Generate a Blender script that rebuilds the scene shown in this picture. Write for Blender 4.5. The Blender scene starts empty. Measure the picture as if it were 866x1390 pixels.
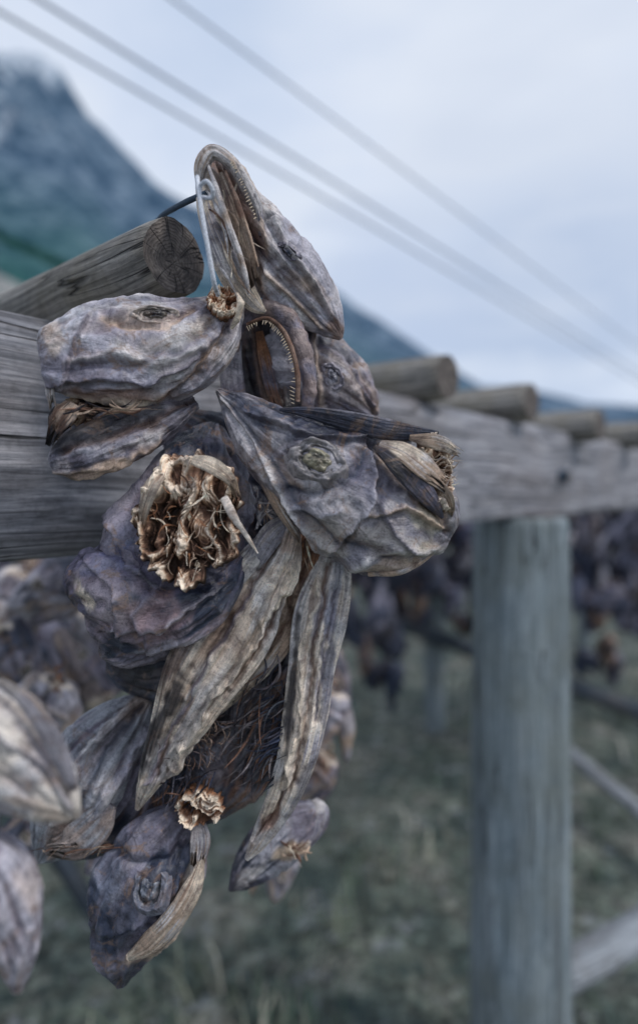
import bpy, math, random
import numpy as np
from mathutils import Vector, Matrix, noise
from mathutils.bvhtree import BVHTree

random.seed(7)
F=830.0; EYE=1.6; Y0=.58
CAM=Vector((0,0,EYE))
sc=bpy.context.scene

def P(px,py,dy=0.0):
    """bearing + distance survey -> metres"""
    y=Y0+dy
    return Vector(((px-433)/F*y, y, EYE+(668-py)/F*y))

# ------------------------------------------------------------------ palette
PUR=(.20,.185,.24); LAV=(.42,.405,.47); CRM=(.80,.68,.55); TAN=(.50,.37,.28)
BRN=(.18,.10,.07); RUS=(.36,.17,.09); NAV=(.035,.045,.08); DRK=(.025,.022,.03); GRY=(.31,.325,.37)
PAL=(.65,.615,.62)

# ------------------------------------------------------------------ materials
def newmat(n):
    m=bpy.data.materials.new(n); m.use_nodes=True
    nt=m.node_tree; b=nt.nodes['Principled BSDF']
    return m,nt,b
def N(nt,t,**k):
    n=nt.nodes.new(t)
    for a,v in k.items(): setattr(n,a,v)
    return n
def ramp(nt,src,stops):
    r=N(nt,'ShaderNodeValToRGB')
    e=r.color_ramp.elements
    while len(e)<len(stops): e.new(.5)
    for i,(p,c) in enumerate(stops):
        e[i].position=p; e[i].color=(c[0],c[1],c[2],1) if not isinstance(c,(int,float)) else (c,c,c,1)
    nt.links.new(src,r.inputs[0]); return r.outputs[0]
def mixc(nt,kind,f,a,b):
    m=N(nt,'ShaderNodeMix',data_type='RGBA',blend_type=kind)
    def s(sock,v):
        if isinstance(v,(int,float)): sock.default_value=v
        elif isinstance(v,tuple): sock.default_value=(v[0],v[1],v[2],1)
        else: nt.links.new(v,sock)
    s(m.inputs[0],f); s(m.inputs[6],a); s(m.inputs[7],b)
    return m.outputs[2]
def mth(nt,op,a,b=None,c=None):
    m=N(nt,'ShaderNodeMath',operation=op)
    for i,v in enumerate((a,b,c)):
        if v is None: continue
        if isinstance(v,(int,float)): m.inputs[i].default_value=v
        else: nt.links.new(v,m.inputs[i])
    return m.outputs[0]
def mapping(nt,src,scale):
    m=N(nt,'ShaderNodeMapping'); m.inputs['Scale'].default_value=scale
    nt.links.new(src,m.inputs[0]); return m.outputs[0]
def noi(nt,vec,scale,detail=5,rough=.6,dist=0):
    n=N(nt,'ShaderNodeTexNoise'); n.inputs['Scale'].default_value=scale
    n.inputs['Detail'].default_value=detail; n.inputs['Roughness'].default_value=rough
    n.inputs['Distortion'].default_value=dist
    nt.links.new(vec,n.inputs['Vector']); return n.outputs['Fac']
def bump(nt,h,dist,strength=1,prev=None):
    b=N(nt,'ShaderNodeBump'); b.inputs['Distance'].default_value=dist; b.inputs['Strength'].default_value=strength
    nt.links.new(h,b.inputs['Height'])
    if prev is not None: nt.links.new(prev,b.inputs['Normal'])
    return b.outputs[0]

def skin_mat(name,rough=.42,streak=.5,b1=.9,b2=.6,spec=.5,stain=.7,uvs=(3,9,1),ud=1.2):
    m,nt,b=newmat(name)
    at=N(nt,'ShaderNodeAttribute',attribute_name='col').outputs['Color']
    tc=N(nt,'ShaderNodeTexCoord')
    uv=mapping(nt,tc.outputs['UV'],uvs); ob=tc.outputs['Object']
    s1=noi(nt,uv,1.5,5,.7,ud)
    s2=noi(nt,ob,48,5,.7,1.2)
    s3=noi(nt,ob,480,2,.6)
    c=mixc(nt,'MULTIPLY',streak,at,ramp(nt,s1,[(.32,.42),(.5,1.0),(.66,1.45)]))
    c=mixc(nt,'MULTIPLY',.85,c,ramp(nt,s2,[(.32,(.42,.38,.40)),(.5,(1,1,1)),(.64,(1.4,1.36,1.32))]))
    st=noi(nt,ob,26,5,.78,1.4)
    c=mixc(nt,'MIX',ramp(nt,st,[(.54,0),(.63,stain)]),c,(.26,.165,.115))
    c=mixc(nt,'MIX',ramp(nt,st,[(.35,stain*.75),(.42,0)]),c,(.05,.053,.085))
    c=mixc(nt,'MULTIPLY',.6,c,ramp(nt,s3,[(.32,.45),(.45,1),(.7,1.2)]))
    nt.links.new(c,b.inputs['Base Color'])
    nt.links.new(ramp(nt,s2,[(.3,rough-.1),(.7,rough+.25)]),b.inputs['Roughness'])
    b.inputs['Specular IOR Level'].default_value=spec
    n=bump(nt,s1,.0035,b1); n=bump(nt,s2,.0025,b2,n); n=bump(nt,s3,.0005,.6,n)
    nt.links.new(n,b.inputs['Normal'])
    return m
M_SKIN=skin_mat('dried_skin',.33,spec=.6)
M_FIBRE=skin_mat('fibrous_skin',.45,.7,.9,.35,.4,.4,(1.2,30,1),.45)
M_BONE=skin_mat('dried_bone',.6,.3,.5,.5,.3,.25)
M_EYE=skin_mat('dried_eye',.24,.4,.3,.4,.55,.35)

def wood_mat(name,dark,mid,light,fine=60,warm=None,wf=.5):
    m,nt,b=newmat(name)
    ob=N(nt,'ShaderNodeTexCoord').outputs['Object']
    wv=N(nt,'ShaderNodeVectorMath',operation='MULTIPLY_ADD')
    wn=N(nt,'ShaderNodeTexNoise'); wn.inputs['Scale'].default_value=3.; wn.inputs['Detail'].default_value=2; nt.links.new(ob,wn.inputs['Vector'])
    nt.links.new(wn.outputs['Color'],wv.inputs[0]); wv.inputs[1].default_value=(.035,.035,0); nt.links.new(ob,wv.inputs[2])
    ob2=wv.outputs[0]
    g=noi(nt,mapping(nt,ob2,(1,1,.02)),fine*2.6,6,.74,.1)
    g2=noi(nt,mapping(nt,ob2,(1,1,.04)),fine*.5,4,.6,.3)
    c=ramp(nt,g,[(.32,dark),(.48,mid),(.66,light)])
    c=mixc(nt,'MULTIPLY',.8,c,ramp(nt,g2,[(.34,.42),(.5,1.0),(.7,1.35)]))
    big=noi(nt,ob,5,4,.65)
    c=mixc(nt,'MIX',ramp(nt,big,[(.45,0),(.68,wf)]),c,warm or (.20,.17,.14))
    sp=noi(nt,ob,90,3,.7)
    c=mixc(nt,'MULTIPLY',.5,c,ramp(nt,sp,[(.32,.5),(.5,1),(.7,1.2)]))
    ck=noi(nt,mapping(nt,ob2,(1,1,.03)),fine*.8,2,.5,.1)
    gate=noi(nt,mapping(nt,ob,(1,1,.15)),14,2,.5)
    band=mth(nt,'ADD',mth(nt,'ABSOLUTE',mth(nt,'SUBTRACT',ck,.5)),mth(nt,'MULTIPLY',mth(nt,'MAXIMUM',mth(nt,'SUBTRACT',gate,.52),0),.3))
    crack=ramp(nt,band,[(.0,0),(.016,1)])
    c=mixc(nt,'MULTIPLY',.9,c,mixc(nt,'MIX',crack,(.07,.065,.07),(1,1,1)))
    nt.links.new(c,b.inputs['Base Color'])
    b.inputs['Roughness'].default_value=.66; b.inputs['Specular IOR Level'].default_value=.35
    n=bump(nt,g,.004,.9); n=bump(nt,crack,.005,.9,n)
    nt.links.new(n,b.inputs['Normal'])
    return m
M_BEAM=wood_mat('weathered_plank',(.07,.073,.09),(.27,.275,.31),(.60,.58,.62),60,(.30,.26,.25),.4)
M_LOG=wood_mat('weathered_log',(.06,.06,.055),(.24,.225,.205),(.52,.48,.43),60,(.20,.16,.08),.7)
M_POST=wood_mat('weathered_post',(.09,.125,.145),(.21,.255,.28),(.37,.42,.45),45,(.18,.20,.18),.6)
M_PALE=wood_mat('pale_pole',(.20,.22,.24),(.38,.41,.45),(.56,.59,.63),50)
def end_mat():
    m,nt,b=newmat('log_end_grain')
    ob=N(nt,'ShaderNodeTexCoord').outputs['Object']
    sep=N(nt,'ShaderNodeSeparateXYZ'); nt.links.new(ob,sep.inputs[0])
    x,y=mth(nt,'SUBTRACT',sep.outputs[0],.006),mth(nt,'ADD',sep.outputs[1],.004)
    r=mth(nt,'SQRT',mth(nt,'ADD',mth(nt,'MULTIPLY',x,x),mth(nt,'MULTIPLY',y,y)))
    r2=mth(nt,'ADD',r,mth(nt,'MULTIPLY',noi(nt,ob,30,4,.6),.018))
    rings=mth(nt,'MULTIPLY_ADD',mth(nt,'SINE',mth(nt,'MULTIPLY',r2,2000)),.5,.5)
    an=mth(nt,'ARCTAN2',y,x)
    cv=N(nt,'ShaderNodeCombineXYZ'); nt.links.new(an,cv.inputs[0]); nt.links.new(mth(nt,'MULTIPLY',r,6),cv.inputs[1])
    ck=noi(nt,cv.outputs[0],1.3,2,.5)
    crack=ramp(nt,mth(nt,'ABSOLUTE',mth(nt,'SUBTRACT',ck,.5)),[(0,0),(.012,1)])
    nn=noi(nt,ob,60,6,.7)
    c=ramp(nt,nn,[(.3,(.045,.04,.042)),(.5,(.13,.11,.10)),(.7,(.30,.26,.23))])
    c=mixc(nt,'MULTIPLY',.35,c,mixc(nt,'MIX',rings,(.45,.42,.4),(1.2,1.2,1.2)))
    c=mixc(nt,'MULTIPLY',.8,c,mixc(nt,'MIX',crack,(.12,.1,.1),(1,1,1)))
    nt.links.new(c,b.inputs['Base Color']); b.inputs['Roughness'].default_value=.8
    n=bump(nt,rings,.001,.5); n=bump(nt,nn,.004,.8,n); n=bump(nt,crack,.005,.8,n)
    nt.links.new(n,b.inputs['Normal']); return m
M_END=end_mat()
def rope_mat(name,col):
    m,nt,b=newmat(name)
    ob=N(nt,'ShaderNodeTexCoord').outputs['Object']
    w=noi(nt,ob,700,3,.6)
    nt.links.new(mixc(nt,'MULTIPLY',.7,col,ramp(nt,w,[(.3,.5),(.7,1.3)])),b.inputs['Base Color'])
    b.inputs['Roughness'].default_value=.8
    nt.links.new(bump(nt,w,.001),b.inputs['Normal']); return m
M_ROPE=rope_mat('rope_fibre',(.70,.73,.80)); M_WIRE=rope_mat('wire',(.30,.35,.44)); M_DROPE=rope_mat('dark_rope',(.04,.07,.11))
M_GREEN=rope_mat('green_net',(.01,.09,.075))

# ------------------------------------------------------------------ mesh helpers
def empty(name,loc=(0,0,0)):
    e=bpy.data.objects.new(name,None); e.location=loc; e.empty_display_size=.05
    sc.collection.objects.link(e); return e
def make(name,V,Fc,mat,parent=None,cols=None,uvs=None,smooth=True):
    V=np.asarray(V,dtype=float)
    off=np.array(parent.location) if parent is not None else np.zeros(3)
    me=bpy.data.meshes.new(name)
    me.from_pydata((V-off).tolist(),[],[tuple(f) for f in Fc])
    me.update()
    if smooth: me.polygons.foreach_set('use_smooth',[True]*len(me.polygons))
    if cols is not None:
        a=me.color_attributes.new('col','FLOAT_COLOR','POINT')
        c=np.ones((len(V),4)); c[:,:3]=np.clip(cols,.008,1)
        a.data.foreach_set('color',c.ravel())
    if uvs is not None:
        ul=me.uv_layers.new(name='UVMap')
        li=np.zeros(len(me.loops),dtype=int); me.loops.foreach_get('vertex_index',li)
        ul.data.foreach_set('uv',np.asarray(uvs)[li].ravel())
    me.materials.append(mat)
    o=bpy.data.objects.new(name,me); sc.collection.objects.link(o)
    if parent is not None: o.parent=parent
    return o
def catmull(st,n):
    A=np.array(st,dtype=float); k=len(A)
    A=np.vstack([2*A[0]-A[1],A,2*A[-1]-A[-2]])
    out=[]
    for i in range(n):
        t=i/(n-1)*(k-1); j=min(int(t),k-2); u=t-j
        p0,p1,p2,p3=A[j],A[j+1],A[j+2],A[j+3]
        out.append(.5*((2*p1)+(-p0+p2)*u+(2*p0-5*p1+4*p2-p3)*u*u+(-p0+3*p1-3*p2+p3)*u**3))
    return np.array(out)
def nz(A): return np.array([noise.noise(p) for p in A.tolist()])
def seg_dist(PX,PY,pts):
    best=np.full(PX.shape,1e9); sgn=np.ones(PX.shape)
    for (x0,y0),(x1,y1) in zip(pts[:-1],pts[1:]):
        dx,dy=x1-x0,y1-y0; L=dx*dx+dy*dy
        t=np.clip(((PX-x0)*dx+(PY-y0)*dy)/L,0,1)
        ex=PX-(x0+t*dx); ey=PY-(y0+t*dy); d=np.hypot(ex,ey)
        m=d<best; best=np.where(m,d,best); sgn=np.where(m,np.sign(dx*ey-dy*ex),sgn)
    return best,sgn
def sstep(a,b,x):
    t=np.clip((x-a)/(b-a),0,1); return t*t*(3-2*t)
def grid_faces(ns,nt,closed):
    f=[]
    for i in range(ns-1):
        for j in range(nt if closed else nt-1):
            j2=(j+1)%nt
            f.append((i*nt+j,i*nt+j2,(i+1)*nt+j2,(i+1)*nt+j))
    return f

def loft(parent,name,st,mat=None,ang=(-90,270),ns=130,nt=110,amp=4.,fold=3.,along=2.2,c=(PUR,LAV,DRK),
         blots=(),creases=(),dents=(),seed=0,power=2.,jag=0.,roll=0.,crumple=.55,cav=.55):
    mat=mat or M_SKIN
    S=catmull(st,ns)
    dep=Y0+S[:,2]
    C=np.stack([(S[:,0]-433)/F*dep,dep,EYE+(668-S[:,1])/F*dep],1)
    RU=np.maximum(S[:,3],.8)*dep/F; RW=np.maximum(S[:,4],.8)*dep/F
    T=np.gradient(C,axis=0); T/=np.linalg.norm(T,axis=1)[:,None]
    D0=np.array([0,-1.,0])-T*(T@np.array([0,-1.,0]))[:,None]; D0/=np.linalg.norm(D0,axis=1)[:,None]
    N0=np.cross(T,D0)
    if roll:
        r=math.radians(roll); D1=D0*math.cos(r)+N0*math.sin(r); N0=N0*math.cos(r)-D0*math.sin(r); D0=D1
    th=np.radians(np.linspace(ang[0],ang[1],nt,endpoint=False))
    ct,sn=np.cos(th),np.sin(th)
    cs=np.sign(ct)*np.abs(ct)**(2/power); ss=np.sign(sn)*np.abs(sn)**(2/power)
    V=C[:,None,:]+N0[:,None,:]*(RU[:,None]*cs[None])[...,None]+D0[:,None,:]*(RW[:,None]*ss[None])[...,None]
    R=N0[:,None,:]*(ct[None]/RU[:,None])[...,None]+D0[:,None,:]*(sn[None]/RW[:,None])[...,None]
    R/=np.linalg.norm(R,axis=2)[...,None]
    sv=np.linspace(0,1,ns)
    if jag:
        jn=nz(np.stack([ct*5,sn*5,np.full(nt,seed+9.)],1))+.7*nz(np.stack([ct*15,sn*15,np.full(nt,seed+3.)],1))
        w=sstep(.7,1.,sv)
        V=V-T[:,None,:]*(w[:,None]*(jn[None]+.3)*jag*dep[:,None]/F)[...,None]
    SG=np.repeat(sv,nt); CT=np.tile(ct,ns); SN=np.tile(sn,ns)
    V=V.reshape(-1,3); R=R.reshape(-1,3)
    w1=nz(V*14+seed*1.7)
    n1=nz(np.stack([CT*fold+w1*.5,SN*fold+w1*.5,SG*along+seed*7.3],1))
    n2=nz(np.stack([CT*fold*2.4+n1,SN*fold*2.4+w1,SG*along*1.7+seed*3.1],1))
    n3=nz(V*24+seed); n4=nz(V*62+seed+n3[:,None]*1.2); n5=nz(V*180+seed)
    radpx=np.repeat(np.minimum(S[:,3],S[:,4]),nt)
    sc_=np.clip(radpx/30,0.08,1)
    def rg(x,e=.04): return np.sqrt(x*x+e*e)
    rel=1.8*(.26-rg(n1))+1.1*(.22-rg(n2))+crumple*(2.2*n3+1.7*(.2-rg(n4))+.35*n5)
    d=amp*sc_*rel
    PX=433+F*V[:,0]/V[:,1]; PY=668-F*(V[:,2]-EYE)/V[:,1]
    front=np.clip(SN*2.5+.6,0,1)
    c0,c1,c2=[np.array(x) for x in c]
    m1=sstep(-.22,.25,n1*.6+1.0*n3+.25*n4)[:,None]; col=c0*(1-m1)+c1*m1
    m2=sstep(.14,.34,n2*.5+nz(V*20+seed*2.+5))[:,None]; col=col*(1-m2)+c2*m2
    wob=nz(V*45+11)*.6+nz(V*130+4)*.35
    for (bx,by,rx,ry,a,bc,s) in blots:
        a=math.radians(a); ex=PX-bx; ey=PY-by
        u=(ex*math.cos(a)+ey*math.sin(a))/rx; v=(-ex*math.sin(a)+ey*math.cos(a))/ry
        w=(1-sstep(.6,1.2,np.hypot(u,v)+wob))*s*front
        col=col*(1-w[:,None])+np.array(bc)*w[:,None]
    for cr in creases:
        pts,w,am,kind=cr[:4]
        dd,sg=seg_dist(PX+wob*9,PY+wob*9,pts)
        if kind=='g': k=np.exp(-(dd/w)**2)
        else:
            sd=dd*sg; k=np.where(sd>0,np.exp(-sd/w),np.exp(-(sd/2.2)**2)*1.0)-.35*np.exp(-((sd+5)/4)**2)
        d=d+am*k*front
        if len(cr)>4:
            kk=(np.exp(-(dd/(cr[5] if len(cr)>5 else 4))**2)*front)[:,None]*.8
            col=col*(1-kk)+np.array(cr[4])*kk
    for (bx,by,rx,am) in dents:
        d=d+am*np.exp(-(((PX-bx)**2+(PY-by)**2)/rx**2))*front
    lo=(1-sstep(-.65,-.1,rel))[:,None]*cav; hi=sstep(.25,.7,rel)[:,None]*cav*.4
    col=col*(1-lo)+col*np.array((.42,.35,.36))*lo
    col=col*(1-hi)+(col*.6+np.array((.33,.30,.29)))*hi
    V=V+R*(d*np.repeat(dep,nt)/F)[:,None]
    fc=grid_faces(ns,nt,True)
    fc.append(tuple(range(nt))); fc.append(tuple(range((ns-1)*nt,ns*nt))[::-1])
    vv=(th-th[0])/(2*math.pi)
    uv=np.stack([SG,np.tile(vv,ns)],1)
    uv[:,0]*=max(.3,np.sum(np.linalg.norm(np.diff(C,axis=0),axis=1))/.2)
    uv+=seed*.37
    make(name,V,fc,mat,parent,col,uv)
    return BVHTree.FromPolygons([Vector(v) for v in V.tolist()],fc)

def hit(b,px,py):
    d=(P(px,py)-CAM).normalized()
    loc,n,_,_=b.ray_cast(CAM,d)
    if loc is None: return None
    if n.dot(d)>0: n=-n
    return loc,n

def tube(parent,name,pts,radii,mat,col,nt=12,ns=None,amp=.25,seed=0,flat=1.0,col2=None):
    A=[tuple(p)+(r,) for p,r in zip(pts,radii)]
    ns=ns or max(16,len(pts)*12)
    S=catmull(A,ns); C=S[:,:3]; r=np.maximum(S[:,3],.00008)
    T=np.gradient(C,axis=0); T/=np.linalg.norm(T,axis=1)[:,None]+1e-12
    ref=np.array([0.03,-1.,0.05]); D0=ref-T*(T@ref)[:,None]; D0/=np.linalg.norm(D0,axis=1)[:,None]
    N0=np.cross(T,D0)
    th=np.linspace(0,2*math.pi,nt,endpoint=False)
    V=C[:,None]+N0[:,None]*(r[:,None]*np.cos(th))[...,None]+D0[:,None]*(r[:,None]*np.sin(th)*flat)[...,None]
    V=V.reshape(-1,3); Cc=np.repeat(C,nt,0)
    n=nz(V*75+seed)+.45*nz(V*190+seed)+.2*nz(V*420+seed)
    V=Cc+(V-Cc)*(1+amp*2*n)[:,None]
    m=sstep(-.2,.4,nz(V*60+seed)-.5*n)[:,None]
    cc=np.array(col)*(1-m)+np.array(col2 if col2 else [x*.6 for x in col])*m
    fc=grid_faces(ns,nt,True); fc.append(tuple(range(nt))); fc.append(tuple(range((ns-1)*nt,ns*nt))[::-1])
    uv=np.stack([np.repeat(np.linspace(0,1,ns),nt),np.tile(th/6.28*.2,ns)],1)+seed*.13
    return make(name,V,fc,mat,parent,cc,uv)
def ptube(parent,name,l,mat,col,**k):
    return tube(parent,name,[P(a,b,c) for a,b,c,r in l],[r*(Y0+c)/F for a,b,c,r in l],mat,col,**k)
def drape(parent,name,b,l,mat,col,lift=.3,**k):
    pts=[];rr=[]
    for a,c,r in l:
        h=hit(b,a,c)
        if h is None: continue
        R=r*h[0].y/F; pts.append(h[0]+h[1]*R*lift); rr.append(R)
    if len(pts)>=2: tube(parent,name,pts,rr,mat,col,**k)

def eye(parent,b,px,py,r,c=((.05,.045,.045),(.26,.23,.18),(.12,.10,.10),(.36,.33,.33)),sq=.8,ang=20,sink=.03,nb=.45):
    """sunken dried eye: clouded dome set in wrinkled lids"""
    h=hit(b,px,py)
    if h is None: return
    loc,n=h; d=(CAM-loc).normalized(); n=(n*nb+d*(1-nb)).normalized()
    a=Vector((math.cos(math.radians(ang)),0,-math.sin(math.radians(ang))))
    a=(a-n*a.dot(n)).normalized(); bb=n.cross(a)
    R=r*loc.y/F; nr,na=40,60
    V=[];col=[]
    c=[np.array(x) for x in c]
    for i in range(nr):
        t=i/(nr-1)*1.3
        for j in range(na):
            x=j/na*2*math.pi
            q=Vector((math.cos(x),math.sin(x),0))
            off=.10*noise.noise(q*1.2+Vector((px,0,0)))+.05*noise.noise(q*3.1+Vector((0,px,0)))
            tt=t+off*(1 if t>.3 else .3)
            nn=noise.noise(q*t*3.5+Vector((0,0,px)))+.5*noise.noise(q*t*9+Vector((0,0,px)))
            hh=.15*math.exp(-((tt-.95)/.16)**2)*(1+2*noise.noise(q*1.6+Vector((px,2,0))))+.07*math.exp(-((tt-.72)/.06)**2)-.09*math.exp(-((tt-.60)/.06)**2)+.24*max(0,1-(max(tt,0)/.55)**2)**.5-1.5*max(0,t-1.02)
            k1=sstep(.2,.34,tt+.1*nn); k2=sstep(.50,.60,tt); k3=sstep(.62,.78,tt+.1*nn)
            cc=c[0]*(1-k1)+c[1]*k1; cc=cc*(1-k2)+c[2]*.6*k2; cc=cc*(1-k3)+c[3]*.85*k3
            w=1+.18*noise.noise(q*1.3+Vector((0,0,px)))
            p=loc+(a*math.cos(x)*t*w+bb*math.sin(x)*t*w*sq)*R+n*R*(hh*.75-sink+.10*nn)
            V.append(p[:]); col.append(cc*(1+.8*nn))
    make('eye',V,grid_faces(nr,na,True),M_EYE,parent,np.array(col),np.zeros((len(V),2)))

def section(parent,name,px,py,dy,rx,ry,ang,seed,nx=0.,nzv=0.,depth=14,fr=1.0,pits=(),hi=CRM,mid=TAN,lo=BRN,rim=8,stretch=(1,1)):
    """torn neck cross-section: ragged bone, pits and dried flesh in relief"""
    c=P(px,py,dy); k=(Y0+dy)/F
    n=Vector((nx,-1,nzv)).normalized(); a=Vector((math.cos(math.radians(ang)),0,-math.sin(math.radians(ang)))); a=(a-n*a.dot(n)).normalized(); b=n.cross(a)
    NR,NA=130,220; V=[];col=[]
    H=np.array(hi);Mi=np.array(mid);Lo=np.array(lo); RU_=np.array(RUS)
    for i in range(NR):
        r=i/(NR-1)
        for j in range(NA):
            t=j/NA*2*math.pi; ct,st=math.cos(t),math.sin(t)
            out=1+.16*noise.noise(Vector((ct*1.5,st*1.5,seed)))+.13*noise.noise(Vector((ct*5,st*5,seed+4)))+.10*noise.noise(Vector((ct*14,st*14,seed)))
            x,y=rx*r*ct*out,ry*r*st*out
            q=Vector((x*.024*fr*stretch[0],y*.024*fr*stretch[1],seed*3.7))
            wv=Vector((noise.noise(q*1.3+Vector((5,0,0))),noise.noise(q*1.3+Vector((0,9,0))),0))
            q2=q+wv*.9
            n1=noise.noise(q2); n2=noise.noise(q2*2.3+Vector((3,1,0))); n3=noise.noise(q2*5.1); n4=noise.noise(q2*12)
            h=1.5*(.22-abs(n1))*1.6+.8*(.2-abs(n2))+.45*n3+.3*n4
            h+=rim/depth*math.exp(-((r-.88)/.15)**2)*(.5+1.4*noise.noise(Vector((ct*2.2,st*2.2,seed+8))))
            for (ax,ay,ar,ay2,am) in pits:
                h-=am*math.exp(-(((px+x-ax)/ar)**2+((py+y-ay)/ay2)**2))
            if r>.95: h-= (r-.95)*22
            hh=max(-1.3,min(1.25,h))
            p=c+(a*x-b*y*1.0)*k+n*hh*depth*k
            V.append(p[:])
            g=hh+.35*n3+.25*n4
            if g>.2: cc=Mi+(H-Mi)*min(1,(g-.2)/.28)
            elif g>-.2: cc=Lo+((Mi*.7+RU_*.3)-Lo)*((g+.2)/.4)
            else: cc=Lo*max(.25,1+(g+.2)*1.2)  # deepest pits darkened further, occlusion shade painted into the colour
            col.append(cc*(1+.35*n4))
    make(name,V,grid_faces(NR,NA,True),M_BONE,parent,np.array(col),np.array([(v[0]*5,v[2]*5) for v in V]))

def shards(parent,name,px,py,dy,sx,sy,n,ln,rd,cols,seed,bias=None,mat=None,sd=.012,curl=.4):
    rnd=random.Random(seed); V=[];Fc=[];col=[];UV=[]
    for k in range(n):
        a=rnd.uniform(0,6.28); q=rnd.random()**.6
        c=P(px+math.cos(a)*q*sx,py+math.sin(a)*q*sy,dy+rnd.uniform(-sd,sd))
        if bias is None: d=Vector((rnd.gauss(0,1),rnd.gauss(0,.6),rnd.gauss(0,1))).normalized()
        else: d=(Vector(bias)+Vector((rnd.gauss(0,curl),rnd.gauss(0,curl),rnd.gauss(0,curl)))).normalized()
        L=ln*rnd.uniform(.5,1.4)*.0007; r=rd*rnd.uniform(.5,1.4)*.0007
        u=d.orthogonal().normalized(); u.rotate(Matrix.Rotation(rnd.uniform(0,6.28),3,d)); v=d.cross(u)
        bend=u*rnd.uniform(-.7,.7)*L; fl=rnd.uniform(.12,.6)
        cc=np.array(rnd.choice(cols))*rnd.uniform(.75,1.2); base=len(V); NS,NT=12,8
        for i in range(NS):
            t=i/(NS-1); rad=r*max(.05,math.sin(math.pi*(t*.72+.24)))
            cen=c+d*(t-.5)*L+bend*(t-.5)**2*2
            for j in range(NT):
                x=j/NT*6.283
                p=cen+u*math.cos(x)*rad+v*math.sin(x)*rad*fl
                nn=noise.noise(p*170)+.3*noise.noise(p*400)
                p=cen+(p-cen)*(1+.6*nn)
                V.append(p[:]); col.append(cc*(1+.5*nn)); UV.append((t*.3+k*.1,j/NT*.15))
        for f in grid_faces(NS,NT,True): Fc.append(tuple(q+base for q in f))
        Fc.append(tuple(base+j for j in range(NT))); Fc.append(tuple(base+(NS-1)*NT+j for j in range(NT))[::-1])
    return make(name,V,Fc,mat or M_BONE,parent,np.array(col),UV)

def teeth(parent,pts,ln,rd,dirpx,col=(.6,.5,.38)):
    V=[];Fc=[];cl=[];UV=[]; rnd=random.Random(2)
    for k,(a,b,dy) in enumerate(pts):
        if rnd.random()<.1: continue
        l2=ln*rnd.uniform(.55,1.25)
        c=P(a,b,dy); e=P(a+dirpx[k][0]*l2+rnd.gauss(0,.8),b+dirpx[k][1]*l2+rnd.gauss(0,.8),dy-.002)
        d=(e-c); r=rd*.0007; u=d.orthogonal().normalized(); v=d.normalized().cross(u); base=len(V)
        for i,(t,q) in enumerate([(0,1),(.5,.7),(1,.08)]):
            for j in range(6):
                x=j/6*6.283; p=c+d*t+u*math.cos(x)*r*q+v*math.sin(x)*r*q
                V.append(p[:]); cl.append(np.array(col)*(.6+.5*t)); UV.append((0,0))
        for f in grid_faces(3,6,True): Fc.append(tuple(q+base for q in f))
    make('teeth',V,Fc,M_BONE,parent,np.array(cl),UV)
def flap(parent,st,c,seed,amp=4,jag=26,roll=0,mat=None,**k):
    loft(parent,'skin_flap',[tuple(s)+(2.2,) for s in st],mat or M_FIBRE,ns=70,nt=60,amp=amp,fold=4,along=1.4,c=c,seed=seed,jag=jag,roll=roll,**k)

# ================================================================== HEAD A (top, hung on the pole)
A=empty('dried_fish_head',P(370,330))
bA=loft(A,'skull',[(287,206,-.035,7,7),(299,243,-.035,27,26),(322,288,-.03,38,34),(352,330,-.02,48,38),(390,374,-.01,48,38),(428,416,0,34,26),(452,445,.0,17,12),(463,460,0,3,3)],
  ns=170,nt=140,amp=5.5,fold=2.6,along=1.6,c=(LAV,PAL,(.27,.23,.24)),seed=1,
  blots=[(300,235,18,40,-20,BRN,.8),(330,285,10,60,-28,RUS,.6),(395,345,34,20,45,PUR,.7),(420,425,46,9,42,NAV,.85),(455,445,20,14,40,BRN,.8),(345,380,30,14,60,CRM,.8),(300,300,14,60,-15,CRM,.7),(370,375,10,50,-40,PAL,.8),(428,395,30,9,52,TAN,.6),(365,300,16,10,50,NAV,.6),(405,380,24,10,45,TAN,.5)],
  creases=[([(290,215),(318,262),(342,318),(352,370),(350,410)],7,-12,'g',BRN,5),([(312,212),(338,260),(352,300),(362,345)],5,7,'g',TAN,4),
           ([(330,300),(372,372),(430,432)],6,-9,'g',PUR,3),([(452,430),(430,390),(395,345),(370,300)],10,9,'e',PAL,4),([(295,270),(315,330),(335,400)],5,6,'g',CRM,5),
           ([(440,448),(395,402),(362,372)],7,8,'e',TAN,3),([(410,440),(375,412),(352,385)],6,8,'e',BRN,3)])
eye(A,bA,392,342,15,c=(NAV,(.16,.15,.18),(.12,.11,.14),(.24,.22,.27)),ang=45,sq=.5)
loft(A,'upper_jaw',[(270,252,-.055,4,4),(274,224,-.06,10,8),(290,207,-.06,9,9),(315,222,-.06,8,11),(334,252,-.055,8,11),(350,285,-.05,7,9),(356,320,-.045,4,4)],ns=90,nt=50,amp=4,fold=3,c=(TAN,PAL,PUR),seed=2)
loft(A,'lower_jaw',[(270,236,-.05,5,4),(281,290,-.06,12,5),(300,340,-.055,17,6),(322,382,-.05,19,6),(345,412,-.035,12,4),(360,424,-.03,3,3)],M_FIBRE,ns=110,nt=90,amp=5,fold=5,along=.8,c=(PAL,CRM,LAV),seed=3,crumple=.25)
ptube(A,'jaw_rib',[(283,225,-.062,2),(296,262,-.072,4),(312,310,-.072,4.5),(330,360,-.065,4),(338,400,-.055,2)],M_FIBRE,PAL,col2=TAN,nt=14,amp=.12)
ptube(A,'jaw_rib',[(306,232,-.065,2),(322,275,-.07,4),(338,322,-.065,4),(350,362,-.055,2)],M_FIBRE,TAN,col2=BRN,nt=14,amp=.12)
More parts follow.
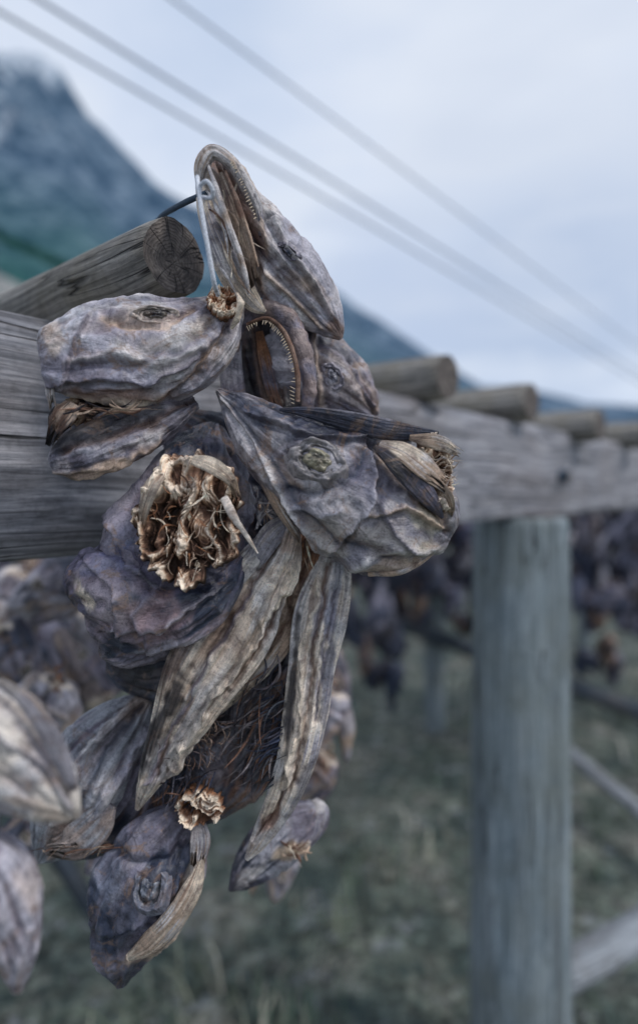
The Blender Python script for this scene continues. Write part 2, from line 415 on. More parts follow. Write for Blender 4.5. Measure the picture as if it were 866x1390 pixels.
flap(A,[(300,235,-.06,3),(318,290,-.066,12),(334,340,-.062,13),(345,385,-.055,9)],(TAN,BRN,CRM),70.1,jag=30,roll=40)
shards(A,'mouth_fibre',312,330,-.060,12,60,14,80,2.0,[CRM,TAN,BRN,PAL],11,bias=(.4,0,-1),curl=.08)
tp=[];td=[]
for i in range(20):
    t=i/19; x=316+t*32; y=220+t*76+(-6*math.sin(t*3)); tp.append((x,y,-.068)); td.append((-.7,.5))
teeth(A,tp,5,1.0,td)

# ================================================================== HEAD B (left)
B=empty('dried_fish_head',P(190,500,-.04))
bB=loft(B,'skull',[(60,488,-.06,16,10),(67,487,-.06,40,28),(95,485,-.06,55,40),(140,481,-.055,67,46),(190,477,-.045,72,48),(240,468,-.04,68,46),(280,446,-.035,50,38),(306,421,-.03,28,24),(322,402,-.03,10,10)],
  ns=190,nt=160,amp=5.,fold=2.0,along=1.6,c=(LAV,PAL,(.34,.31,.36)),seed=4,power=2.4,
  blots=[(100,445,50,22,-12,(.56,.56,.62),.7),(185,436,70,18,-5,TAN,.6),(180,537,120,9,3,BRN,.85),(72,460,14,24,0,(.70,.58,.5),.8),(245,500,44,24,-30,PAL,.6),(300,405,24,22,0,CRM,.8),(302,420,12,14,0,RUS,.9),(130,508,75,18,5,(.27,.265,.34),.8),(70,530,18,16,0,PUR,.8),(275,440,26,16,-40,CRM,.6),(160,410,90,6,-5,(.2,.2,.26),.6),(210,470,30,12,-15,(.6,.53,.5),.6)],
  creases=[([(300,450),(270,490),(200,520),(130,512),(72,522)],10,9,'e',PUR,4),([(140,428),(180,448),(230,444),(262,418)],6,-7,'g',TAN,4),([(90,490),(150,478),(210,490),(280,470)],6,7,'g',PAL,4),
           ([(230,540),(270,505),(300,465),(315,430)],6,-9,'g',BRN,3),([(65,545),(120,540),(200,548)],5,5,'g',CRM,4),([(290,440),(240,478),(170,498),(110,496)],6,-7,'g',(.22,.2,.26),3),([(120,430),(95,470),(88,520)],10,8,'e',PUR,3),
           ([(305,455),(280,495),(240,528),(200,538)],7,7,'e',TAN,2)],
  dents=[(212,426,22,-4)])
eye(B,bB,211,427,29,c=(DRK,(.09,.08,.07),(.13,.11,.10),(.48,.41,.37)),sq=.42,ang=-4,sink=.02,nb=.6)
loft(B,'lower_jaw',[(74,630,-.05,8,8),(86,624,-.055,24,16),(120,612,-.055,37,24),(165,592,-.045,38,26),(215,570,-.035,30,22),(265,545,-.02,10,10)],
  amp=5,fold=2.6,c=(PUR,LAV,(.17,.16,.2)),seed=5,power=2.2,
  blots=[(120,642,66,9,-15,TAN,.9),(150,578,100,14,-18,DRK,.85),(85,635,14,14,0,PAL,.8),(200,595,40,8,-25,PAL,.6)],
  creases=[([(80,612),(130,600),(200,575),(262,545)],8,-11,'g',BRN,5),([(78,640),(110,648),(160,630),(215,597)],4,6,'g',TAN,4)])
loft(B,'mouth_lining',[(72,560,-.045,10,8),(100,573,-.03,34,18),(150,568,-.025,34,18),(215,553,-.015,20,14)],amp=8,fold=4,c=(BRN,DRK,DRK),seed=6,ns=90,nt=80)
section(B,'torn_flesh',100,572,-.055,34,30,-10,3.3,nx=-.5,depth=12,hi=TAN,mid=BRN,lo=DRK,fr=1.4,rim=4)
flap(B,[(100,548,-.072,14),(88,562,-.076,20),(76,580,-.074,14),(70,596,-.07,6)],(BRN,TAN,DRK),71.1,amp=7,roll=20,jag=34)
flap(B,[(75,500,-.066,8),(68,525,-.07,12),(72,552,-.07,8)],(PAL,TAN,PUR),71.8,amp=5,jag=24,roll=40)
shards(B,'torn_flesh',155,556,-.07,60,5,30,40,1.6,[BRN,DRK,TAN],22,bias=(1,0,.1),curl=.15)
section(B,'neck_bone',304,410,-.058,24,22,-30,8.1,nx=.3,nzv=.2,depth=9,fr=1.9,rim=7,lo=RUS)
ptube(B,'neck_bone',[(322,398,-.06,2),(327,412,-.06,5),(322,432,-.055,4),(314,446,-.05,2)],M_BONE,CRM,col2=TAN,nt=14)

# ================================================================== HEAD C (centre, gaping mouth)
Cc=empty('dried_fish_head',P(410,490,.03))
bC=loft(Cc,'skull',[(345,486,.04,50,26),(380,490,.04,66,46),(420,502,.045,58,50),(455,522,.045,48,42),(488,545,.045,32,30),(510,566,.045,8,8)],
  amp=5.5,fold=2.6,c=(PUR,LAV,(.30,.25,.25)),seed=7,
  blots=[(455,470,36,12,30,NAV,.8),(490,530,30,24,40,TAN,.5),(440,545,30,20,0,(.36,.31,.32),.6)],
  creases=[([(425,440),(430,500),(440,560)],8,9,'e',TAN,4),([(470,490),(495,530),(505,560)],6,-8,'g',DRK,3),([(440,470),(480,500),(505,545)],8,7,'e',PUR,3)])
eye(Cc,bC,451,511,18,c=((.12,.12,.15),(.27,.27,.32),(.10,.10,.13),(.30,.28,.33)),ang=60,sq=.75)
loft(Cc,'mouth_cavity',[(350,425,.02,6,6),(350,440,.022,32,14),(354,480,.025,44,16),(362,525,.025,42,16),(372,560,.02,30,12)],amp=8,fold=5,along=.9,c=(DRK,(.10,.06,.05),DRK),seed=8,ns=90,nt=90,
  creases=[([(345,440),(350,500),(365,555)],7,9,'g',BRN,4),([(325,460),(325,500),(335,550)],6,8,'g',PUR,4)])
ptube(Cc,'upper_jaw',[(322,478,.0,3),(322,452,-.006,7),(336,430,-.014,10),(362,418,-.018,12),(388,429,-.018,13),(406,462,-.018,13),(417,505,-.016,12),(418,545,-.01,9),(410,568,-.005,3)],M_SKIN,(.30,.23,.22),col2=PUR,nt=24,ns=120,amp=.16)
ptube(Cc,'gum',[(335,440,-.028,2),(362,432,-.032,3.),(382,446,-.032,3.5),(396,474,-.032,3.5),(404,508,-.03,3.5),(404,545,-.026,3)],M_BONE,(.26,.17,.13),col2=BRN,nt=12,ns=60,amp=.1)
cj=catmull([(335,443),(360,435),(379,449),(393,476),(400,510),(399,548)],40)
teeth(Cc,[(x,y,-.034) for x,y in cj],8,.9,[((356-x)/60,(505-y)/90) for x,y in cj])
flap(Cc,[(320,462,.0,8),(314,500,.0,15),(320,540,.0,15),(334,572,.0,8)],(PUR,LAV,NAV),73.1,amp=5,mat=M_SKIN)
flap(Cc,[(352,450,.004,5),(360,490,.004,9),(370,530,.002,9),(380,560,.0,6)],(BRN,PUR,RUS),73.4,amp=5)

# ================================================================== HEAD D (right, big)
Dd=empty('dried_fish_head',P(460,650,-.02))
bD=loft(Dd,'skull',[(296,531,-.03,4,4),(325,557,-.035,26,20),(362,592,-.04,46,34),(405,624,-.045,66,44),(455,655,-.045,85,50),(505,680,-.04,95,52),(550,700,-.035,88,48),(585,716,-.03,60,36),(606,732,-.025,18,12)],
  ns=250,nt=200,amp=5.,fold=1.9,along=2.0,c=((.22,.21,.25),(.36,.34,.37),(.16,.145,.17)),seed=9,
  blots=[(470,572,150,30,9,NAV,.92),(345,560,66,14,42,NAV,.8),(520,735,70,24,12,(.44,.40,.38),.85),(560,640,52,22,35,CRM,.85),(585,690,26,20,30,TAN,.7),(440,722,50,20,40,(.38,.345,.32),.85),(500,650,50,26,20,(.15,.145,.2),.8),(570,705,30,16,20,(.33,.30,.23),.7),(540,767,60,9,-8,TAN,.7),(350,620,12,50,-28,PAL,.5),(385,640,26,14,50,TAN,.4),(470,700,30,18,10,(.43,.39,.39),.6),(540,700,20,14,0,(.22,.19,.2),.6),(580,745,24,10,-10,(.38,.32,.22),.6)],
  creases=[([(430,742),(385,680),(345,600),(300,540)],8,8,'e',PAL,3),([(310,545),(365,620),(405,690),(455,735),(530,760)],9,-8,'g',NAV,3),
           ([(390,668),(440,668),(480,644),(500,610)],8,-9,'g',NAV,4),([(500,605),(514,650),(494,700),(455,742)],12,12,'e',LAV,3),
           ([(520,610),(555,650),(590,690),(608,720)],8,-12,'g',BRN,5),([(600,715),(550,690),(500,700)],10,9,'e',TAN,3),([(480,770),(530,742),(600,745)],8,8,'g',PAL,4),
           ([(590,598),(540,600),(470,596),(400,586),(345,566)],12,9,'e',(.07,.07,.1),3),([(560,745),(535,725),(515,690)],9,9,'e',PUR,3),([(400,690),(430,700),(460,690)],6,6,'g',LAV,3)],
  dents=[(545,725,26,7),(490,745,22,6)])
eye(Dd,bD,432,624,38,c=((.15,.135,.10),(.27,.245,.17),(.13,.12,.12),(.27,.25,.26)),ang=20,sq=.70,sink=.03,nb=.75)
loft(Dd,'dorsal_skin',[(380,556,-.052,2,2),(420,560,-.060,8,5),(470,571,-.066,14,5),(520,582,-.068,15,5),(560,588,-.066,11,4),(594,588,-.06,3,3)],
  ns=150,nt=90,amp=5.5,fold=3,along=2.,c=(NAV,(.07,.075,.115),(.025,.03,.05)),seed=10,roll=25,crumple=.4,blots=[(470,558,90,3,12,LAV,.6)])
loft(Dd,'gill_cover_edge',[(508,606,-.076,3,3),(538,628,-.082,14,4),(566,656,-.078,16,4),(588,684,-.07,10,4),(600,702,-.06,3,3)],ns=90,nt=60,amp=4,fold=3,c=((.08,.08,.12),PUR,DRK),seed=12,blots=[(540,612,34,6,35,CRM,.9)])
flap(Dd,[(516,602,-.07,5),(546,612,-.080,14),(576,634,-.080,17),(602,656,-.07,10)],(CRM,PAL,TAN),74.1,amp=6,jag=34,roll=-20,crumple=.25)
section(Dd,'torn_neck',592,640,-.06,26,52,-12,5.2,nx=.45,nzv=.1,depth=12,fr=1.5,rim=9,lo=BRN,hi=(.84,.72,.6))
flap(Dd,[(556,594,-.07,4),(583,598,-.076,10),(604,604,-.07,10),(619,612,-.06,5)],(CRM,PAL,TAN),74.7,amp=5,jag=30)
flap(Dd,[(590,660,-.06,10),(602,672,-.066,14),(609,688,-.06,9),(610,700,-.05,4)],(TAN,CRM,BRN),74.9,amp=6,jag=22,roll=50)
flap(Dd,[(330,590,-.05,3),(352,640,-.055,7),(378,690,-.055,8),(405,730,-.045,4)],(PAL,TAN,PUR),74.95,amp=4,jag=14,roll=35)
shards(Dd,'neck_fibre',602,640,-.055,12,44,60,26,1.2,[CRM,TAN,PAL],43,bias=(1,-.2,.0),curl=.6)
drape(Dd,'jaw_ridge',bD,[(420,742,1),(455,768,3),(500,778,4),(550,773,4),(590,758,3),(604,740,1)],M_SKIN,TAN,col2=PAL,amp=.15)

# ================================================================== HEAD E (lower left, neck towards viewer)
E=empty('dried_fish_head',P(230,740))
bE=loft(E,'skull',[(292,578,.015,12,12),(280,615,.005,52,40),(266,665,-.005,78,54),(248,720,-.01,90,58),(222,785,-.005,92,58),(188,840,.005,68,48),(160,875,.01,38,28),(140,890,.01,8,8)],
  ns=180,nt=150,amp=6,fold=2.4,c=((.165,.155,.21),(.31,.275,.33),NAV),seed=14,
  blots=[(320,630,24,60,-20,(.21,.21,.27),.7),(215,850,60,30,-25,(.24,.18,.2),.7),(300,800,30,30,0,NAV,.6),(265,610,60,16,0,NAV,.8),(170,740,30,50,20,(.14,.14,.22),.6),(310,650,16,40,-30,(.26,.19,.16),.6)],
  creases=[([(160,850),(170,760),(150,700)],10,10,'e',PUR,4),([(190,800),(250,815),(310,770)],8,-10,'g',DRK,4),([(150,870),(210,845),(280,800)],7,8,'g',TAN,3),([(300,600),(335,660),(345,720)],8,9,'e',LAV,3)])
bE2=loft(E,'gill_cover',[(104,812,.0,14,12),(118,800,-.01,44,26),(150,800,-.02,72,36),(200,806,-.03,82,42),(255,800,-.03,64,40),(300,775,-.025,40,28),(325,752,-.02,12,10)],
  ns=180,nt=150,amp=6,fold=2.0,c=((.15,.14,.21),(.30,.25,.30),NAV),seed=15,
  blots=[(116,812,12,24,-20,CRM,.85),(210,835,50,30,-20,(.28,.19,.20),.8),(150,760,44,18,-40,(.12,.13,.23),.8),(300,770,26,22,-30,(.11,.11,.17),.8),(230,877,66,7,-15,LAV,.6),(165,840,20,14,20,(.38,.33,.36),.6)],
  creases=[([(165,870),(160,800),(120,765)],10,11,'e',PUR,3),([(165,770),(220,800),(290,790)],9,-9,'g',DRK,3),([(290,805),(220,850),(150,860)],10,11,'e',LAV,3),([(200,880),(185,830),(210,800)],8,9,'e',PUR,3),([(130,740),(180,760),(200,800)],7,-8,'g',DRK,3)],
  dents=[(235,835,30,7),(180,815,24,5)])
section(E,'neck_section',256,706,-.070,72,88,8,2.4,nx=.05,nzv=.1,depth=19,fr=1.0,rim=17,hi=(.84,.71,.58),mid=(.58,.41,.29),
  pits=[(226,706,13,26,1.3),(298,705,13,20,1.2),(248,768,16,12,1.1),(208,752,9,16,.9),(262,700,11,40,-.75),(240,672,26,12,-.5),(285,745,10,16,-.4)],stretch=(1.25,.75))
ptube(E,'neck_spine',[(304,676,-.078,5),(316,698,-.086,6),(330,720,-.084,4),(350,751,-.076,.8)],M_BONE,(.66,.60,.55),col2=TAN,nt=20,amp=.2,flat=.5)
flap(E,[(222,640,-.074,8),(206,660,-.082,13),(196,690,-.078,10),(192,716,-.07,5)],(CRM,TAN,RUS),75.1,amp=7,jag=34,roll=25)
flap(E,[(262,624,-.078,7),(288,632,-.084,11),(312,650,-.08,8),(322,672,-.072,4)],(CRM,CRM,TAN),75.3,amp=7,jag=30,roll=-15)
shards(E,'neck_tissue',252,715,-.075,56,66,80,20,1.2,[TAN,RUS,BRN,CRM,CRM],51,sd=.006,bias=(0,0,-1),curl=.8)

# ================================================================== HEAD F (long jaws hanging down)
Ff=empty('dried_fish_head',P(340,920,.02))
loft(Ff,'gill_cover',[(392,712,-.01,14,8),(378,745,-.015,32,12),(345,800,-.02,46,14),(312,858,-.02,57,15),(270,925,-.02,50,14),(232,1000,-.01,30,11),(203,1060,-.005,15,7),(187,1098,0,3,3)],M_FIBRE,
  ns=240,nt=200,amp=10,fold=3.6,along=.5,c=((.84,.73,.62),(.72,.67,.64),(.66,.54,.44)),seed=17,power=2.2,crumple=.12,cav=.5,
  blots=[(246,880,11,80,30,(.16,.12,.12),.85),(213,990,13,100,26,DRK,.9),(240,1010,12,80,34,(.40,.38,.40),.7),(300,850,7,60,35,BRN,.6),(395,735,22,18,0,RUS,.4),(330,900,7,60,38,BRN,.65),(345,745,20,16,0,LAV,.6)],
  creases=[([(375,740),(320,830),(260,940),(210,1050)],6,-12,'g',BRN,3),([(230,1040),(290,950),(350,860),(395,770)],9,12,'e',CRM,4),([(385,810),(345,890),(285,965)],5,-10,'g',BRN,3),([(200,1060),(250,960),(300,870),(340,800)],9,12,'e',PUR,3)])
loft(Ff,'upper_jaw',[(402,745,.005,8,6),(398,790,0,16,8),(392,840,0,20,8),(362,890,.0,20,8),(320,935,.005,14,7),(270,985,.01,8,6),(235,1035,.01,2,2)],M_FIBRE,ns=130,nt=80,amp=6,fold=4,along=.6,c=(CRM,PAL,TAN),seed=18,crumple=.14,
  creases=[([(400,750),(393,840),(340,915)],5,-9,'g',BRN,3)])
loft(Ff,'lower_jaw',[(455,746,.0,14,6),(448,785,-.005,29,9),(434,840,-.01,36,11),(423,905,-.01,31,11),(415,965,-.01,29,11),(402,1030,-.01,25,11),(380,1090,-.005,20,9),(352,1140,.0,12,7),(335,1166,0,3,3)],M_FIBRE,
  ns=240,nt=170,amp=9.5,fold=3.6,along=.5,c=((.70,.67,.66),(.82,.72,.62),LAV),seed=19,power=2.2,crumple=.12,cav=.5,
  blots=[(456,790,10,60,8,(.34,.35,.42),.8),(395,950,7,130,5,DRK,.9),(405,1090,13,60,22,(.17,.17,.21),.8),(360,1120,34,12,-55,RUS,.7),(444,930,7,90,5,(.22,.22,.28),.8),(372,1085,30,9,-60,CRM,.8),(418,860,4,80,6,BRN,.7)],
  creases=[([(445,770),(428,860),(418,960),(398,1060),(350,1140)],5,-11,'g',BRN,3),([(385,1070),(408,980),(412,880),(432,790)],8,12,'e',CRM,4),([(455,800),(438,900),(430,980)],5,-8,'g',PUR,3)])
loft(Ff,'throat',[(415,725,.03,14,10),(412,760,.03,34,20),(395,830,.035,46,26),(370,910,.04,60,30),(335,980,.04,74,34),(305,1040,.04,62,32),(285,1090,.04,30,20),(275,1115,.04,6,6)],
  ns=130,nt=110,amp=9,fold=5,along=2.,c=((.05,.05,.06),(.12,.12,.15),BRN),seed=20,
  blots=[(415,765,30,40,0,RUS,.85),(400,800,14,40,0,TAN,.5),(280,1040,40,40,0,(.17,.17,.21),.7)])
shards(Ff,'gill_filaments',350,985,.008,45,85,190,60,1.6,[DRK,(.05,.05,.07),(.12,.11,.12),BRN,(.2,.18,.19)],61,bias=(-.5,-.3,-1),curl=.3,sd=.02)
shards(Ff,'gill_filaments',265,1000,.0,50,42,300,18,.9,[BRN,(.13,.1,.1),(.18,.12,.1),(.3,.22,.18),(.09,.09,.12)],62,bias=(-.3,-.5,1),curl=.5,sd=.015)
shards(Ff,'gill_rakers',368,1000,-.005,14,90,60,46,1.4,[(.05,.05,.07),(.09,.1,.12),NAV],63,bias=(-1,-.2,-.55),curl=.2)
shards(Ff,'gill_rakers',250,1075,.0,36,24,70,36,1.3,[DRK,BRN,NAV,(.1,.1,.13)],64,bias=(-.4,-.2,-1),curl=.4)
flap(Ff,[(425,735,-.0,12),(412,765,-.005,22),(400,800,-.005,14),(394,830,0,6)],(RUS,BRN,TAN),76.1,amp=7)
flap(Ff,[(395,705,-.012,8),(372,722,-.02,16),(352,752,-.024,14),(340,780,-.02,6)],(PAL,LAV,CRM),76.3,amp=5,jag=26)
shards(Ff,'torn_flesh',405,755,-.0,24,26,30,40,1.8,[RUS,TAN,CRM,BRN],65,bias=(.2,0,-1),curl=.3)
section(Ff,'torn_flesh',270,1097,-.01,32,26,0,9.4,nx=-.1,depth=12,fr=1.6,rim=8,lo=RUS)

# ================================================================== lower cluster
def head(px,py,dy,L,ang,w=.36,gape=18,c=(PUR,LAV,NAV),seed=0,res=.6,eyer=.085,flip=1,tissue=True,rw=.27):
    """complete head: snout at +ang direction"""
    a=math.radians(ang); ux,uy=math.cos(a),-math.sin(a); vx,vy=uy*flip,-ux*flip
    def q(s,t): return (px+(ux*s+vx*t)*L,py+(uy*s+vy*t)*L)
    e=empty('dried_fish_head',P(px,py,dy))
    prof=[(-.5,.04,.10,.10),(-.46,.04,.26,.2),(-.3,.05,.30,.25),(-.08,.05,.27,.25),(.14,.03,.21,.2),(.34,.0,.13,.14),(.47,-.03,.06,.07),(.5,-.04,.01,.01)]
    st=[q(s,t*1.0)+(dy,h*L*w/.36,ww*L*rw/.27) for s,t,h,ww in prof]
    cr=[([q(-.12,.3),q(-.2,.05),q(-.15,-.25)],L*.03,L*.04,'e',c[0],3),([q(.3,.08),q(0,.02),q(-.4,.1)],L*.02,-L*.03,'g',DRK,3),([q(.4,-.06),q(.1,-.12),q(-.1,-.22)],L*.02,L*.02,'g',TAN,3)]
    b=loft(e,'skull',st,ns=int(150*res),nt=int(120*res),amp=L*.03,fold=2.6,c=c,seed=seed,creases=cr,blots=[q(-.2,.25)+(L*.3,L*.06,-ang,NAV,.7),q(-.46,0)+(L*.08,L*.2,-ang,CRM,.8)])
    ex,ey=q(.1,.09); eye(e,b,ex,ey,L*eyer,ang=ang)
    g=math.radians(gape)*flip
    def q2(s,t):
        s2,t2=s+.25,t+.18
        cs,sn=math.cos(-g),math.sin(-g)
        cx,cy=s2*cs-t2*sn*flip,s2*sn*flip+t2*cs
        return q(cx-.25,cy-.18)
    pr=[(-.38,-.17,.03),(-.3,-.2,.10),(-.1,-.2,.12),(.12,-.17,.09),(.32,-.14,.05),(.42,-.12,.012)]
    loft(e,'lower_jaw',[q2(s,t)+(dy,h*L,h*L*1.1) for s,t,h in pr],M_FIBRE,ns=int(110*res),nt=int(90*res),amp=L*.028,fold=3.4,along=1.4,c=(c[1],TAN,c[0]),seed=seed+.5)
    if tissue:
        nx,ny=q(-.49,.03)
        shards(e,'torn_neck',nx,ny,dy-.02,L*.08,L*.2*w/.36,int(60*res),L*.16,L*.02,[CRM,TAN,RUS,BRN],int(seed*10)+5)
    return e

G=empty('dried_fish_head',P(130,1050,.05))
loft(G,'skull',[(205,945,.045,8,6),(180,972,.04,34,20),(148,1010,.035,52,28),(118,1055,.03,62,32),(92,1105,.03,52,28),(70,1145,.035,30,18),(55,1168,.04,5,5)],M_FIBRE,amp=8,fold=2.8,along=.9,c=(GRY,(.43,.43,.47),PUR),seed=30,crumple=.3,
  blots=[(95,1135,45,22,-30,(.24,.17,.14),.8),(150,1000,60,12,-52,LAV,.7),(185,960,26,14,-40,TAN,.6)],
  creases=[([(190,960),(140,1030),(90,1120)],7,-11,'g',NAV,4),([(70,1110),(110,1030),(170,960)],9,11,'e',PAL,4),([(120,1110),(165,1050),(200,990)],9,11,'e',LAV,4)])
flap(G,[(150,1090,.01,10),(130,1120,.005,24),(100,1145,.005,24),(70,1150,.01,10)],(GRY,(.32,.26,.24),PUR),77.1,amp=7,jag=40)
shards(G,'torn_edge',110,1150,.01,50,12,26,34,1.8,[TAN,BRN,GRY],71,bias=(1,0,.3),curl=.3)
loft(G,'lower_jaw',[(210,985,.05,6,6),(195,1040,.05,30,20),(165,1100,.05,40,22),(120,1140,.05,26,16),(80,1160,.05,6,6)],ns=90,nt=70,amp=6,fold=3,c=(NAV,PUR,BRN),seed=31)
Hh=empty('dried_fish_head',P(195,1205,.03))
bH=loft(Hh,'skull',[(262,1098,.02,14,12),(245,1120,.015,42,28),(218,1162,.01,62,38),(190,1212,.01,68,40),(172,1262,.015,54,34),(165,1302,.02,34,24),(165,1335,.025,8,8)],
  ns=160,nt=130,amp=5.5,fold=2.2,c=((.10,.105,.15),(.19,.18,.24),NAV),seed=32,
  blots=[(235,1250,16,60,32,CRM,.9),(205,1290,40,14,-35,TAN,.8),(150,1180,24,50,20,(.18,.2,.27),.7),(240,1130,30,30,0,(.16,.14,.18),.6)],
  creases=[([(195,1290),(240,1240),(265,1180)],8,11,'e',CRM,5),([(140,1140),(180,1170),(230,1170),(262,1150)],7,-9,'g',NAV,4),([(240,1200),(200,1255),(150,1270)],10,10,'e',NAV,4)])
eye(Hh,bH,203,1206,26,c=((.07,.08,.11),(.16,.175,.21),(.06,.07,.09),(.17,.18,.23)),ang=70,sq=.85)
loft(Hh,'jaw',[(275,1165,-.01,4,4),(262,1205,-.02,13,6),(238,1245,-.025,15,6),(205,1280,-.02,15,6),(175,1300,-.015,5,4)],M_FIBRE,ns=80,nt=60,amp=6,fold=4,c=(CRM,TAN,PAL),seed=33,crumple=.3)
flap(Hh,[(268,1110,.0,8),(272,1140,-.01,14),(268,1175,-.012,10)],(PAL,PUR,TAN),78.3,amp=5,jag=24)
I=empty('dried_fish_head',P(380,1140,.08))
loft(I,'skull',[(440,1105,.09,8,6),(418,1112,.085,26,18),(385,1132,.08,36,24),(352,1165,.075,30,20),(328,1192,.07,18,14),(312,1208,.07,3,3)],amp=6,fold=3,c=(PUR,(.40,.40,.46),NAV),seed=34,ns=90,nt=80,blots=[(335,1190,26,10,-40,PAL,.8),(395,1155,26,10,-10,(.6,.45,.3),.8)])
loft(I,'lower_jaw',[(425,1085,.09,5,5),(432,1105,.085,16,10),(425,1130,.08,12,8),(400,1160,.08,5,5)],ns=60,nt=50,amp=4,c=(LAV,PAL,PUR),seed=35)
shards(I,'torn_neck',400,1155,.05,18,12,24,20,2.0,[CRM,TAN,BRN],72)
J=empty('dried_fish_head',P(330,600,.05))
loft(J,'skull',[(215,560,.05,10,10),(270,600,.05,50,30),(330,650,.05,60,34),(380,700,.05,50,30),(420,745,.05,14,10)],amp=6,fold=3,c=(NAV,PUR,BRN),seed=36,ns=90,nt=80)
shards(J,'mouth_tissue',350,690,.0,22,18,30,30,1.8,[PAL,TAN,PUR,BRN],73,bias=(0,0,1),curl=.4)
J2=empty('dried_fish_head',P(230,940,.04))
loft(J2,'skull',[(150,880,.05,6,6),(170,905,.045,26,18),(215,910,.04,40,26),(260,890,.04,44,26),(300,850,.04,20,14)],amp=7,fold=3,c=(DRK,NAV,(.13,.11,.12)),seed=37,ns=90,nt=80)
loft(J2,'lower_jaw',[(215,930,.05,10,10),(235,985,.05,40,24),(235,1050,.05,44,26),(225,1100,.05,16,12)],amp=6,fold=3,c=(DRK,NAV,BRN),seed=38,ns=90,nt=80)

K=empty('dried_fish_head',P(30,1040,-.19))
loft(K,'skull',[(-70,950,-.19,50,36),(-30,990,-.19,70,44),(20,1030,-.19,72,44),(62,1068,-.19,50,32),(90,1094,-.19,25,16),(108,1110,-.19,3,3)],amp=7,fold=2.2,along=1.2,c=((.56,.54,.55),(.70,.64,.58),LAV),seed=40,ns=110,nt=100,crumple=.45,
  blots=[(40,1000,60,10,45,PUR,.6),(60,1100,50,10,20,TAN,.6)],creases=[([(95,1095),(60,1040),(10,1010),(-40,960)],9,9,'e',LAV,4)])
flap(K,[(0,925,-.2,6),(40,955,-.205,12),(75,1010,-.205,14),(102,1075,-.2,8)],((.66,.6,.55),LAV,TAN),79.3,amp=6,jag=24)
L_=empty('dried_fish_head',P(10,1240,-.19))
loft(L_,'skull',[(-60,1150,-.19,30,26),(-20,1180,-.19,54,36),(8,1235,-.19,48,34),(22,1290,-.19,32,24),(25,1345,-.19,6,6)],amp=7,fold=2.2,c=(LAV,(.58,.50,.49),PUR),seed=41,ns=90,nt=80,crumple=.45)
sp=[(70,800,.42,120,200,3),(15,835,.5,130,250,4),(110,905,.45,120,120,5),(20,905,.35,120,300,6),(60,985,.30,130,250,7),(150,1140,.20,110,240,8),
    (440,985,.40,100,250,9),(450,925,.5,90,300,10),(420,1060,.38,90,230,11),(375,1180,.35,90,270,12),(20,1140,.30,120,60,13),(140,870,.55,100,290,14)]
pals=[(PUR,LAV,NAV),(LAV,(.5,.48,.52),PUR),(PUR,(.3,.24,.23),DRK),(NAV,PUR,BRN),((.45,.38,.34),LAV,PUR)]
for i,(a,b,c,L,an,s) in enumerate(sp):
    head(a,b,c,L,an,c=pals[i%5],seed=50+s,res=.42,gape=15+7*(i%4),flip=1 if i%2 else -1)

# ================================================================== ropes
def wropes(name,pts,r,mat,par=None):
    if par is None: par=empty(name,pts[0]); nm='strand'
    else: nm=name
    return tube(par,nm,pts,[r]*len(pts),mat,(.5,.5,.5),nt=12,ns=60,amp=.05)
wropes('hanging_rope',[P(268,240,-.085),P(270,258,-.095),(P(276,300,-.10)),P(284,345,-.10),P(291,384,-.095),P(296,400,-.075)],.0019,M_ROPE)
wropes('hanging_rope',[P(268,256,-.09),P(280,246,-.10),P(288,256,-.10),P(288,268,-.095),P(274,268,-.09)],.0017,M_ROPE)
wropes('hanging_rope',[P(282,262,-.065),P(262,270,-.05),P(240,281,-.02),P(222,292,.01),P(205,310,.05)],.0026,M_DROPE)

# ================================================================== drying rack
u=Vector((.655,.756,0)).normalized(); v=Vector((-.756,.655,0)).normalized(); UP=Vector((0,0,1))
B0=Vector((-.309,.5925,0)); ZT=EYE+.1806; ZB=EYE-.06875
def timber(parent,name,A_,B_,rx,ry,mat,power=2.,seed=0,xdir=None,rough=.03,ns=None,nt=72,rb=None):
    A_=Vector(A_);B_=Vector(B_); z=(B_-A_); L=z.length; z.normalize()
    x=(Vector(xdir) if xdir is not None else z.orthogonal()); x=(x-z*x.dot(z)).normalized(); y=z.cross(x)
    ns=ns or int(min(260,max(20,L/.012)))
    V=[];Fc=[]
    for i in range(ns):
        t=i/(ns-1); k=1.
        e=min(i,ns-1-i)
        if e==0:k=.93
        elif e==1:k=.985
        zz=t*L
        tp=1+(0 if rb is None else (rb/rx-1)*t)
        for j in range(nt):
            a=j/nt*2*math.pi; c_,s_=math.cos(a),math.sin(a)
            cx=math.copysign(abs(c_)**(2/power),c_); sy=math.copysign(abs(s_)**(2/power),s_)
            n=noise.noise(Vector((c_*1.5+seed,s_*1.5,zz*3)))*1.6+noise.noise(Vector((c_*9,s_*9+seed,zz*6)))*.5+noise.noise(Vector((c_*22,s_*22+seed,zz*9)))*.22
            m=k*tp*(1+rough*n)
            V.append((cx*rx*m,sy*ry*m,zz))
    Fc=grid_faces(ns,nt,True)
    Fc.append(tuple(range(nt))[::-1]); Fc.append(tuple(range((ns-1)*nt,ns*nt)))
    me=bpy.data.meshes.new(name); me.from_pydata(V,[],Fc); me.update()
    me.materials.append(mat); me.materials.append(M_END)
    me.polygons.foreach_set('use_smooth',[True]*len(me.polygons))
    me.polygons[-1].material_index=1; me.polygons[-2].material_index=1
    me.polygons[-1].use_smooth=False; me.polygons[-2].use_smooth=False
    o=bpy.data.objects.new(name,me); sc.collection.objects.link(o)
    M=Matrix((x,y,z)).transposed().to_4x4(); M.translation=A_
    o.matrix_world=M
    if parent: o.parent=parent
    return o
rack=empty('drying_rack')
hz=(ZT-ZB)/2; cz=(ZT+ZB)/2; TH=.05
c0=B0+v*TH; c0.z=cz
